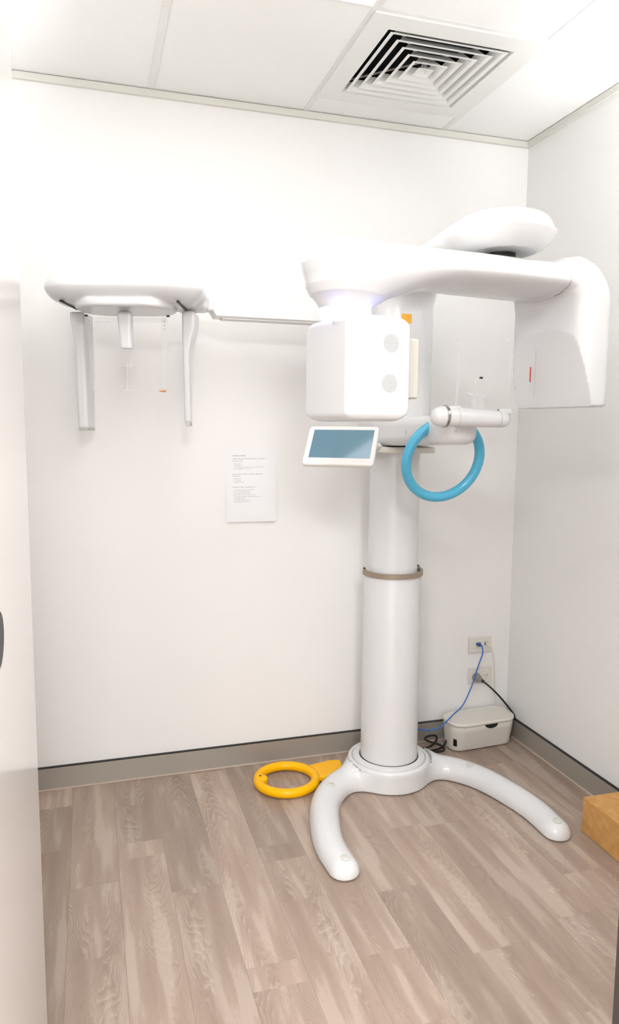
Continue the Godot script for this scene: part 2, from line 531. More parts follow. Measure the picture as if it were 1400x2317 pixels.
func shell() -> void:
	var top := H + 0.3
	struct("wall_back", bx(Vector3(XL - 0.1, -0.1, -0.1), Vector3(0.1, top, 0)), M.wall)
	struct("wall_right", bx(Vector3(0, -0.1, 0), Vector3(0.1, top, ZF + 0.11)), M.wall)
	struct("wall_left", bx(Vector3(XL - 0.1, -0.1, 0), Vector3(XL, top, ZF + 0.11)), M.wall)
	var wf := Buf.new()
	wf.box(Vector3(XL, -0.1, ZF), Vector3(-2.03, top, ZF + 0.11))
	wf.box(Vector3(-1.205, -0.1, ZF), Vector3(0, top, ZF + 0.11))
	wf.box(Vector3(-2.03, 2.42, ZF), Vector3(-1.205, top, ZF + 0.11))
	struct("wall_front", wf, M.wall)
	var wc := Buf.new()
	wc.box(Vector3(-3.4, -0.1, ZF + 0.11), Vector3(-3.3, top, 6.0))
	wc.box(Vector3(-0.3, -0.1, ZF + 0.11), Vector3(-0.2, top, 6.0))
	wc.box(Vector3(-3.4, -0.1, 6.0), Vector3(-0.2, top, 6.1))
	wc.box(Vector3(-3.4, -0.1, ZF + 0.01), Vector3(XL - 0.1, top, ZF + 0.11))
	struct("wall_corridor", wc, M.wall)
	# skirting: brushed metal face, top strip painted dark as gap shade, pale bead along the floor
	var t := 0.012; var hb := 0.093
	var runs := {"baseboard_back": [Vector3(XL, 0, 0), Vector3(0, hb, t)], "baseboard_right": [Vector3(-t, 0, t), Vector3(0, hb, ZF)], "baseboard_left": [Vector3(XL, 0, t), Vector3(XL + t, hb, ZF)]}
	for k in runs:
		var a: Vector3 = runs[k][0]; var b: Vector3 = runs[k][1]
		var o := struct(k, bx(a + Vector3(0, 0.001, 0), b - Vector3(0, 0.004, 0)), M.skirting)
		part("top_shade_strip", bx(Vector3(a.x, hb - 0.0039, a.z), b), M.rubber_and_gap_shade, o)
		var e := 0.005
		var bl := a; var bh := Vector3(b.x, 0.004, b.z)
		if k == "baseboard_back": bl.z = t; bh.z = t + e; bh.x = -t
		elif k == "baseboard_right": bh.x = -t; bl.x = -t - e
		else: bl.x = XL + t; bh.x = XL + t + e
		part("floor_bead", bx(bl + Vector3(0, 0.0005, 0), bh), M.bead, o)
	var q := 0.0254
	struct("trim_1", bx(Vector3(XL, H - q, 0), Vector3(0, H - 0.001, 0.014)), M.trim)
	struct("trim_2", bx(Vector3(-0.014, H - q, 0.014), Vector3(0, H - 0.001, ZF)), M.trim)
	struct("trim_3", bx(Vector3(XL, H - q, 0.014), Vector3(XL + 0.014, H - 0.001, ZF)), M.trim)
	# door, standing open at a right angle to the back wall
	var d := thing("door_1", Vector3(-2.01, 0, 2.18), "tall pale glossy door standing open at the left edge of the room", "door")
	tag(d, "", "", "structure")
	part("door_leaf", Buf.new().rbox(Vector3(-2.011, 1.215, 1.785), Vector3(0.021, 1.203, 0.40), 0.003, 1), M.door, d)
	part("edge_strip", Buf.new().rbox(Vector3(-2.011, 1.215, 1.3845), Vector3(0.0195, 1.195, 0.0015), 0.001, 1), M.grid, d)
	for s in [-1.0, 1.0]:   # oval flush pull on each face
		var px := Transform3D(Basis(Vector3(0, 0, -s), Vector3.UP, Vector3(s, 0, 0)), Vector3(-2.011 + s * 0.0205, 1.160, 1.945))
		var oval := []
		for k in 24: oval.append(Vector2(0.05 * cos(TAU * k / 24), 0.036 * sin(TAU * k / 24)))
		part("flush_pull", Buf.new().prism(oval, 0.004, px, 0.001), M.dark, d)
	for k in 3:
		part("hinge", Buf.new().tube([Vector3(-1.986, 0.25 + 0.95 * k - 0.05, 2.19), Vector3(-1.986, 0.25 + 0.95 * k + 0.05, 2.19)], 0.006, 10), M.metal, d)
	var fr := Buf.new()
	fr.box(Vector3(-1.211, 0, ZF - 0.03), Vector3(-1.19, 2.44, ZF + 0.0))
	fr.box(Vector3(-1.211, 0, ZF), Vector3(-1.205, 2.44, ZF + 0.11))
	struct("trim_4", fr, M.jamb)
	var fl := Buf.new()
	fl.box(Vector3(-2.05, 0, ZF - 0.012), Vector3(-2.034, 2.44, ZF))
	fl.box(Vector3(-2.05, 2.44, ZF - 0.012), Vector3(-1.19, 2.46, ZF))
	struct("trim_5", fl, M.jamb)

func ceiling() -> void:
	var c := struct("ceiling", bx(Vector3(-3.4, H + 0.26, -0.1), Vector3(0.1, H + 0.36, 6.1)), M.wall)
	# tiles lie between the bars; the light and the air vent take the place of a tile
	var xs := [-3.3, -2.82, -2.22, -1.617, -1.017, -0.417, -0.0]
	var bw := 0.012
	for k in xs.size() - 1:
		var a: float = xs[k]; var b: float = xs[k + 1]
		var zs: Array = [0.0, 0.735, 1.335, 1.935, ZF] if b == 0.0 else [0.0, 0.143, 0.743, 1.343, 1.943, ZF] if a == -1.017 else [0.0, 0.743, 1.943, ZF]
		var seg := []
		for j in zs.size() - 1: seg.append([zs[j], zs[j + 1]])
		if k == 0: seg = []
		if k == 1: seg = [[0.0, 0.743], [0.743, 1.943], [1.943, ZF]]
		for z in [[ZF + 0.11, 2.8], [2.8, 4.0], [4.0, 5.2], [5.2, 6.0]]: seg.append(z)
		for s in seg:
			var lo := maxf(a, XL) if s[1] <= ZF else a
			var hi := b if s[1] <= ZF else minf(b, -0.3)
			if hi - lo < 0.05: continue
			if a == -1.017 and s[0] == 0.143: continue
			if a == -1.617 and s[0] == 0.743: continue
			if a == -2.82 and s[0] == 2.8: continue
			if a == -2.22 and s[0] == 4.0: continue
			var o := Buf.new().rbox(Vector3((lo + hi) / 2, H + 0.0075 + 0.002, (s[0] + s[1]) / 2), Vector3((hi - lo) / 2 - 0.001, 0.0075, (s[1] - s[0]) / 2 - 0.001), 0.002, 1)
			part("ceiling_tile", o, M.tile, c)
			if s[0] > 0.0 and absf(s[0] - ZF) > 0.2:
				part("grid_bar", bx(Vector3(lo, H, s[0] - bw), Vector3(hi, H + 0.0019, s[0] + bw)), M.grid, c)
	for x in xs:
		if x > XL and x < -0.1: part("grid_bar", bx(Vector3(x - bw, H - 0.0003, 0.0), Vector3(x + bw, H + 0.0016, ZF)), M.grid, c)
		if x > -3.2 and x < -0.35: part("grid_bar", bx(Vector3(x - bw, H - 0.0003, ZF + 0.11), Vector3(x + bw, H + 0.0016, 6.0)), M.grid, c)
	# corridor light slot: x from -2.22 to -1.617 keeps its own panel
	vent()

func vent() -> void:
	var cx := -0.7205; var cz := 0.443; var y := H
	var o := thing("air_vent", Vector3(cx, y, cz), "square white ceiling air vent with concentric angled louvres and dark gaps", "vent")
	var f := Buf.new()
	var R := 0.296; var r := 0.2235; var yb := y - 0.006
	for s in 4:
		var b := Basis(Vector3.UP, s * PI / 2)
		var P := func(u: float, v: float, hh: float) -> Vector3: return Vector3(cx, 0, cz) + b * Vector3(u, hh, v)
		f.face([P.call(-R, R, yb), P.call(R, R, yb), P.call(r, r, yb - 0.001), P.call(-r, r, yb - 0.001)], Vector3.DOWN)
		f.face([P.call(-R, R, yb), P.call(R, R, yb), P.call(R, R, y + 0.004), P.call(-R, R, y + 0.004)], b * Vector3(0, 0, 1))
		f.face([P.call(-r, r, yb - 0.001), P.call(r, r, yb - 0.001), P.call(r, r, yb + 0.012), P.call(-r, r, yb + 0.012)], b * Vector3(0, 0, -1))
	for s in 4:
		var b := Basis(Vector3.UP, s * PI / 2)
		var P := func(u: float, hh: float) -> Vector3: return Vector3(cx, 0, cz) + b * Vector3(u, hh, absf(u))
		f.face([P.call(-r, yb + 0.002), P.call(r, yb + 0.002), P.call(r - 0.022, yb + 0.0295), P.call(-r + 0.022, yb + 0.0295)], (b * Vector3(0, -0.65, -0.76)).normalized())
	part("vent_frame", f, M.grid, o)
	var bxm := Buf.new()
	bxm.box(Vector3(cx - R, y + 0.19, cz - R), Vector3(cx + R, y + 0.2, cz + R))
	for s in 4:
		var b := Basis(Vector3.UP, s * PI / 2)
		var P := func(u: float, v: float, hh: float) -> Vector3: return Vector3(cx, 0, cz) + b * Vector3(u, hh, v)
		bxm.face([P.call(-R, r + 0.003, yb + 0.012), P.call(R, r + 0.003, yb + 0.012), P.call(R, r + 0.003, y + 0.19), P.call(-R, r + 0.003, y + 0.19)], b * Vector3(0, 0, -1))
	part("duct_box", bxm, M.dark, o)
	var pitch := 0.0362
	for k in 6:
		var g := Buf.new()
		var s0 := r - 0.0135 - pitch * k
		var s1 := maxf(s0 - 0.013, 0.003)
		var s2 := maxf(s1 - 0.022, 0.001)
		var y0 := yb - 0.0005; var y1 := y0 + 0.003; var y2 := y1 + 0.026
		for s in 4:
			var b := Basis(Vector3.UP, s * PI / 2)
			var P := func(u: float, hh: float) -> Array: return [Vector3(cx, 0, cz) + b * Vector3(-u, hh, u), Vector3(cx, 0, cz) + b * Vector3(u, hh, u)]
			var A: Array = P.call(s0, y0); var B: Array = P.call(s1, y1); var C: Array = P.call(s2, y2)
			var A2: Array = P.call(s0, y0 + 0.0015); var B2: Array = P.call(s1, y1 + 0.0015); var C2: Array = P.call(s2 + 0.0015, y2 + 0.001)
			g.face([A[0], A[1], B[1], B[0]], (b * Vector3(0, -1, -0.2)).normalized())
			g.face([B[0], B[1], C[1], C[0]], (b * Vector3(0, -0.65, -0.76)).normalized())
			g.face([A2[0], A2[1], B2[1], B2[0]], (b * Vector3(0, 1, 0.2)).normalized())
			g.face([B2[0], B2[1], C2[1], C2[0]], (b * Vector3(0, 0.65, 0.76)).normalized())
			g.face([A[0], A[1], A2[1], A2[0]], b * Vector3(0, 0, 1))
		part("louvre", g, M.grid, o)
	for s in 4:
		var b := Basis(Vector3.UP, s * PI / 2 + PI / 4)
		part("corner_strut", Buf.new().rbox(Vector3.ZERO, Vector3(0.004, 0.002, 0.14), 0.001, 1, Transform3D(b, Vector3(cx, yb + 0.036, cz) + b * Vector3(0, 0, 0.15))), M.grey, o)

func floor_planks() -> void:
	var fl := struct("floor", bx(Vector3(-3.4, -0.12, -0.1), Vector3(0.1, -0.009, 6.1)), M.grey)
	var woods := make_woods()
	var mats := []
	for w in woods:
		for tint in [0.90, 0.96, 1.0]:
			var m := mat(Color(tint * 0.90, tint * 0.92, tint * 0.935), 0.42)
			m.albedo_texture = w
			mats.append(m)
	var joint := {0: 0.665, -1: 1.286, -2: 0.967, -3: 1.462, -4: 0.718, -5: 1.252, -6: 0.787, -7: 0.48, -8: 0.688, -9: 0.162, 1: 1.229, 2: 1.05, 3: 0.30, 4: 0.80}
	var tone := {-7: [0, 2, 1], -6: [0, 1, 2], -8: [1, 1, 2], -1: [1, 2, 1], 1: [1, 2, 1], 2: [1, 2, 1], 0: [1, 1, 2], -5: [1, 2, 1], -4: [0, 1, 2], -2: [1, 0, 2], 3: [0, 1, 1], 4: [0, 0, 1]}
	var pick := {-7: [0, 3, 1], -6: [2, 0, 4], -2: [5, 2, 1], -1: [1, 3, 0], -4: [3, 0, 5], 0: [0, 5, 2], -8: [5, 0, 3]}
	var rng := RandomNumberGenerator.new()
	rng.seed = 77
	var W := 0.1524; var L := 1.22
	for k in range(-17, 5):
		var x0 := maxf(-0.747 + k * W, -3.3); var x1 := minf(-0.747 + (k + 1) * W, 0.0)
		if x1 - x0 < 0.01: continue
		var z: float = joint.get(k, rng.randf() * L)
		while z > 0.0: z -= L
		var cnt := 0
		while z < 6.0:
			var a := maxf(z, 0.0); var b := minf(z + L, 6.0)
			var ti: int = tone[k][mini(cnt, 2)] if tone.has(k) else rng.randi_range(0, 2)
			var wi: int = pick[k][mini(cnt, 2)] if pick.has(k) else rng.randi_range(0, 5)
			var off := rng.randf()
			var flip := rng.randf() < 0.5
			if b - a > 0.02 and not (x0 < XL - 0.1 and b < ZF):
				part("plank", plank(x0, x1, a, b, off, flip), mats[wi * 3 + ti], fl)
			z += L
			cnt += 1

func plank(x0: float, x1: float, a: float, b: float, off: float, flip: bool) -> Buf:
	var o := Buf.new()
	var e := 0.0004; var g := 0.0001
	var lo := Vector2(x0 + g, a + g); var hi := Vector2(x1 - g, b - g)
	var uv := func(p: Vector3) -> Vector2:
		var u := (p.x - x0) / 0.1524
		return Vector2(1.0 - u if flip else u, p.z / 1.22 + off)
	var T := [Vector3(lo.x + e, 0, lo.y + e), Vector3(hi.x - e, 0, lo.y + e), Vector3(hi.x - e, 0, hi.y - e), Vector3(lo.x + e, 0, hi.y - e)]
	var S := [Vector3(lo.x, -e, lo.y), Vector3(hi.x, -e, lo.y), Vector3(hi.x, -e, hi.y), Vector3(lo.x, -e, hi.y)]
	var nn := [Vector3(0, 0, -1), Vector3(1, 0, 0), Vector3(0, 0, 1), Vector3(-1, 0, 0)]
	o.face(T, Vector3.UP, [uv.call(T[0]), uv.call(T[1]), uv.call(T[2]), uv.call(T[3])])
	for k in 4:
		var q := (k + 1) % 4
		o.face([T[k], T[q], S[q], S[k]], (nn[k] + Vector3.UP).normalized(), [uv.call(T[k]), uv.call(T[q]), uv.call(T[q]), uv.call(T[k])])
		var dn := Vector3(0, -0.008, 0)
		o.face([S[k], S[q], S[q] + dn, S[k] + dn], nn[k], [uv.call(T[k]), uv.call(T[q]), uv.call(T[q]), uv.call(T[k])])
	return o

# ---------------------------------------------------------------- the machine
const CX := -0.722
const CZ := 0.275

var FEET := []

func base_field(p: Vector3) -> float:
	var q := Vector3(p.x - CX, p.y, p.z - CZ)
	var d := ext(Vector2(q.x, q.z).length() - 0.168, p.y - 0.03, 0.06, 0.014)
	var x := absf(p.x + 0.72)   # both feet mirror about the machine's axis
	var m := Vector3(x, p.y, p.z)
	var f := 1.0
	for k in FEET.size() - 1:
		var t0 := float(k) / (FEET.size() - 1)
		var t1 := float(k + 1) / (FEET.size() - 1)
		f = minf(f, caps(m, FEET[k], FEET[k + 1], lerpf(0.058, 0.051, t0), lerpf(0.058, 0.051, t1)))
	d = smin(d, f, 0.07)
	d = smax(d, -maxf(Vector2(q.x, q.z).length() - 0.174, 0.078 - p.y), 0.003)
	return smax(d, 0.003 - p.y, 0.006)

func machine() -> void:
	var o := thing("dental_xray_machine", Vector3(CX, 0, CZ), "large white panoramic dental x-ray machine on a column with two curved floor feet", "x-ray machine")
	# base and feet
	FEET = smooth([Vector3(0.13, 0.028, 0.285), Vector3(0.25, 0.022, 0.345), Vector3(0.335, 0.017, 0.455), Vector3(0.385, 0.013, 0.615), Vector3(0.403, 0.010, 0.735), Vector3(0.399, 0.008, 0.845)], 4)
	var base := part("base", net(base_field, Vector3(-1.22, -0.01, 0.08), Vector3(-0.22, 0.115, 0.93), 0.0075), M.white, o)
	var ax := Transform3D(Basis.IDENTITY, Vector3(CX, 0, CZ))
	part("base_cover", Buf.new().lathe([Vector2(0.1205, 0.03), Vector2(0.1205, 0.0975), Vector2(0.1225, 0.0995), Vector2(0.146, 0.0965), Vector2(0.1475, 0.094), Vector2(0.1485, 0.088), Vector2(0.1505, 0.088), Vector2(0.1515, 0.0925), Vector2(0.156, 0.0945), Vector2(0.162, 0.0930), Vector2(0.1665, 0.0895), Vector2(0.1685, 0.084), Vector2(0.1688, 0.070)].map(func(v): return v) , ax, 72), M.white, base)
	part("socket_gap_shade", Buf.new().lathe([Vector2(0.1172, 0.088), Vector2(0.1172, 0.0990), Vector2(0.1160, 0.0995)], ax, 64), M.dark, base)  # dark band painted as the shade in the slot round the column
	for s in [-1.0, 1.0]:
		for q in [[0.397, 0.852, 0.0585], [0.298, 0.412, 0.0735]]:
			var pos := Vector3(-0.72 + s * q[0], 0.09, q[1])
			for it in 20: pos.y -= base_field(pos)
			var e := 0.004
			var nn := Vector3(base_field(pos + Vector3(e, 0, 0)) - base_field(pos - Vector3(e, 0, 0)), base_field(pos + Vector3(0, e, 0)) - base_field(pos - Vector3(0, e, 0)), base_field(pos + Vector3(0, 0, e)) - base_field(pos - Vector3(0, 0, e))).normalized()
			var bs := Basis(Quaternion(Vector3.UP, nn))
			part("screw_cap", Buf.new().lathe([Vector2(0.0155, -0.004), Vector2(0.0155, 0.0), Vector2(0.0145, 0.0008), Vector2(0, 0.0012)], Transform3D(bs, pos), 32), M.capgrey, base)
	# column
	part("column", Buf.new().lathe([Vector2(0.1165, 0.05), Vector2(0.1165, 0.10), Vector2(0.1140, 0.85), Vector2(0.1125, 0.855), Vector2(0.098, 0.856)], ax, 72), M.white, o)
	part("telescopic_tube", Buf.new().lathe([Vector2(0.0985, 0.80), Vector2(0.0985, 1.36)], ax, 72), M.white, o)
	var arc := []
	for k in 33:
		var a := deg_to_rad(lerpf(-3.0, 183.0, k / 32.0))
		arc.append(Vector3(CX + 0.1165 * cos(a), 0.863, CZ + 0.1165 * sin(a)))
	var ring := Buf.new()
	for k in 32:   # flat bar bent round the front of the column
		var a: Vector3 = arc[k]; var b: Vector3 = arc[k + 1]
		var na := (a - Vector3(CX, a.y, CZ)).normalized(); var nb := (b - Vector3(CX, b.y, CZ)).normalized()
		var up := Vector3(0, 0.0095, 0)
		ring.quad(ring.add(a - up + na * 0.005, na), ring.add(b - up + nb * 0.005, nb), ring.add(b + up + nb * 0.005, nb), ring.add(a + up + na * 0.005, na))
		ring.quad(ring.add(a - up - na * 0.004, -na), ring.add(b - up - nb * 0.004, -nb), ring.add(b + up - nb * 0.004, -nb), ring.add(a + up - na * 0.004, -na))
		ring.face([a + up + na * 0.005, b + up + nb * 0.005, b + up - nb * 0.004, a + up - na * 0.004], Vector3.UP)
		ring.face([a - up + na * 0.005, b - up + nb * 0.005, b - up - nb * 0.004, a - up - na * 0.004], Vector3.DOWN)
	for e in [arc[0], arc[32]]:
		var nn: Vector3 = (e - Vector3(CX, e.y, CZ)).normalized()
		ring.rbox(e + Vector3(0, 0.002, 0), Vector3(0.0075, 0.0115, 0.005), 0.003, 2, Transform3D.IDENTITY)
	var stop := part("stop_ring", ring, M.bronze, o)
	for e in [arc[0], arc[32]]:
		part("ring_hook", Buf.new().rbox(e + Vector3(0, 0.012, -0.004), Vector3(0.004, 0.007, 0.004), 0.002, 1), M.rubber_and_gap_shade, stop)
	# carriage: mast and fixed upper arm in one shell
	var mast := func(p: Vector3) -> float:
		var d := ext(rr2(Vector2(p.x - CX, p.z - 0.295), Vector2(0.112, 0.120), 0.085), p.y - 1.73, 0.28, 0.02)
		var a2 := seg2(Vector2(p.x, p.z), Vector2(CX, 0.27), Vector2(CX, 1.01)) - lerpf(0.105, 0.138, smoothstep(0.5, 1.0, p.z))
		var arm := ext(a2, p.y - 1.985, 0.046, 0.043)
		d = smin(d, arm, 0.08)
		d = smin(d, cone(p - Vector3(CX, 0, 1.015), 1.936, 0.087, 1.976, 0.132), 0.03)
		return d
	var car := part("carriage", net(mast, Vector3(-0.90, 1.44, 0.12), Vector3(-0.54, 2.10, 1.19), 0.0075), M.white, o)
	part("pivot_plate", Buf.new().lathe([Vector2(0.0, 1.9345), Vector2(0.04, 1.9345), Vector2(0.084, 1.9345), Vector2(0.0865, 1.938)].map(func(v): return v), Transform3D(Basis.IDENTITY, Vector3(CX, 0, 1.015)), 64), M.capgrey, car)
	part("pivot_shaft", Buf.new().lathe([Vector2(0.043, 1.885), Vector2(0.043, 1.936)], Transform3D(Basis.IDENTITY, Vector3(CX, 0, 1.0)), 48), M.black, car)
	part("warning_label", Buf.new().box(Vector3(-0.768, 1.812, 0.4148), Vector3(-0.728, 1.846, 0.4158)), mat(Color(0.94, 0.68, 0.20), 0.5), car)
	gantry(o)
	chin_rest(o)
	screen(o)
	side_arm(o)

func gantry(o: Node3D) -> void:
	var G := Transform3D(Basis(Vector3.UP, deg_to_rad(8.0)), Vector3(-0.715, 0, 1.0))   # x along the beam, z to the viewer's side
	var whole := func(p: Vector3) -> float:
		var hw := lerpf(0.108, 0.142, smoothstep(-0.45, -0.05, p.x))
		var a2 := seg2(Vector2(p.x, p.z), Vector2(-0.500, -0.005), Vector2(0.10, 0.0))
		var hv := 0.068 if p.y > 1.850 else lerpf(0.088, 0.036, smoothstep(-0.46, -0.22, p.x))
		var e := Vector2(a2 / hw, (p.y - 1.850) / hv)
		var k1 := e.length()
		var k2 := Vector2(e.x / hw, e.y / hv).length()
		var d := k1 * (k1 - 1.0) / maxf(k2, 0.001) if k1 > 0.05 else -0.03
		var hb := cone(p - Vector3(-0.507, 0, -0.005), 1.742, 0.068, 1.785, 0.087)
		hb = smin(hb, cone(p - Vector3(-0.507, 0, -0.005), 1.785, 0.087, 1.848, 0.106), 0.03)
		d = smin(d, hb, 0.045)
		# detector leg: outline in x and y with a big round outer shoulder
		var q := Vector2(p.x - 0.0, p.y)
		var box := rr2(q - Vector2(0.237, 1.66), Vector2(0.062, 0.165), 0.012)
		var sh := rr2(q - Vector2(-0.351, 1.36), Vector2(0.65, 0.56), 0.13)
		var leg2 := maxf(smin(box, maxf(sh, 0.175 - q.x), 0.01), sh)
		var leg := ext(leg2, p.z + 0.008, 0.160, 0.046)
		d = smin(smax(d, sh, 0.02), leg, 0.055)
		return smax(d, 1.497 - p.y, 0.01)
	var seam := func(p: Vector3) -> float: return p.x - 0.135 + 0.45 * p.z * p.z - 0.25 * (1.87 - p.y)
	var arm := part("gantry_arm", net(func(p): return maxf(whole.call(p), seam.call(p)), Vector3(-0.68, 1.72, -0.18), Vector3(0.21, 1.95, 0.18), 0.006), M.white, o, G)
	var det := part("detector_housing", net(func(p): return maxf(whole.call(p), 0.0012 - seam.call(p)), Vector3(0.05, 1.47, -0.18), Vector3(0.34, 1.95, 0.18), 0.0065), M.white, o, G)
	part("laser_mark", Buf.new().rbox(Vector3(0.1742, 1.600, -0.060), Vector3(0.0012, 0.023, 0.0021), 0.0008, 1), M.red, det, G)
	part("sensor_slot", Buf.new().rbox(Vector3(0.1746, 1.597, -0.040), Vector3(0.0006, 0.075, 0.0009), 0.0004, 1), M.grey, det, G)
	# glowing collar between the arm and the tube housing
	var ledm := glow(Color(0.84, 0.85, 1.0), 1.15)
	var col := part("led_collar", Buf.new().lathe([Vector2(0.060, 1.708), Vector2(0.0665, 1.7165), Vector2(0.0685, 1.720), Vector2(0.0685, 1.738), Vector2(0.0665, 1.7415), Vector2(0.0, 1.742)], G * Transform3D(Basis.IDENTITY, Vector3(-0.507, 0, -0.005)), 64), ledm, arm)
	for k in 4:
		var l := OmniLight3D.new()
		l.name = "collar_glow"
		col.add_child(l, true)
		var a := TAU * (k + 0.5) / 4
		l.global_position = G * Vector3(-0.507 + 0.0665 * cos(a), 1.733, -0.005 + 0.0665 * sin(a))
		l.light_color = Color(0.45, 0.47, 1.0)
		l.light_energy = 0.0026
		l.light_size = 0.012
		l.omni_range = 8.0
		l.omni_attenuation = 2.0
		l.shadow_enabled = true
	# tube housing
	var box := func(p: Vector3) -> float:
		var q := p - Vector3(-0.466, 1.5835, -0.019)
		var A := rr2(Vector2(q.x, q.y), Vector2(0.099, 0.1385), 0.042)
		var B := rr2(Vector2(q.z, q.y), Vector2(0.121, 0.1385), 0.034)
		var C := rr2(Vector2(q.x, q.z), Vector2(0.099, 0.121), 0.008)
		return smax(smax(A, B, 0.012), C, 0.004)
	var gen := part("tube_housing", net(func(p): return smax(box.call(p), -0.5575 - p.x, 0.002), Vector3(-0.60, 1.43, -0.15), Vector3(-0.35, 1.73, 0.12), 0.006), M.white, o, G)
	part("end_cap", net(func(p): return smax(box.call(p), p.x + 0.5581, 0.002), Vector3(-0.60, 1.43, -0.15), Vector3(-0.54, 1.73, 0.12), 0.006), M.white, gen, G)
	part("cap_screw", Buf.new().lathe([Vector2(0.0055, 0.0), Vector2(0.0055, 0.0009), Vector2(0, 0.0011)], G * Transform3D(Basis(Vector3.BACK, PI / 2), Vector3(-0.5650, 1.6965, 0.045)), 20), M.grey, gen)
	for c in [Vector2(-0.428, 1.646), Vector2(-0.431, 1.545)]:
		var dots := Buf.new()
		var zf := 0.1024
		for rg in 7:
			var rad := 0.0036 * rg
			var cnt := 1 if rg == 0 else 6 * rg
			for k in cnt:
				var a := TAU * k / cnt
				dots.lathe([Vector2(0.00095, 0.0), Vector2(0.00095, 0.0002), Vector2(0, 0.0003)], Transform3D(Basis(Vector3.RIGHT, PI / 2), Vector3(c.x + rad * cos(a), c.y + rad * sin(a), zf - 0.0001)), 7)
		tag(part("speaker_grille", dots, mat(Color(0.30, 0.29, 0.28), 0.7), gen, G), "round speaker grille of small dark holes", "", "stuff")
	var beam := part("beam_window", Buf.new().rbox(Vector3(-0.335, 1.592, -0.020), Vector3(0.040, 0.081, 0.050), 0.006, 3), M.beige, gen, G)
	part("window_rim", Buf.new().rbox(Vector3(-0.3655, 1.592, -0.020), Vector3(0.0045, 0.088, 0.058), 0.003, 2), M.olive, beam, G)

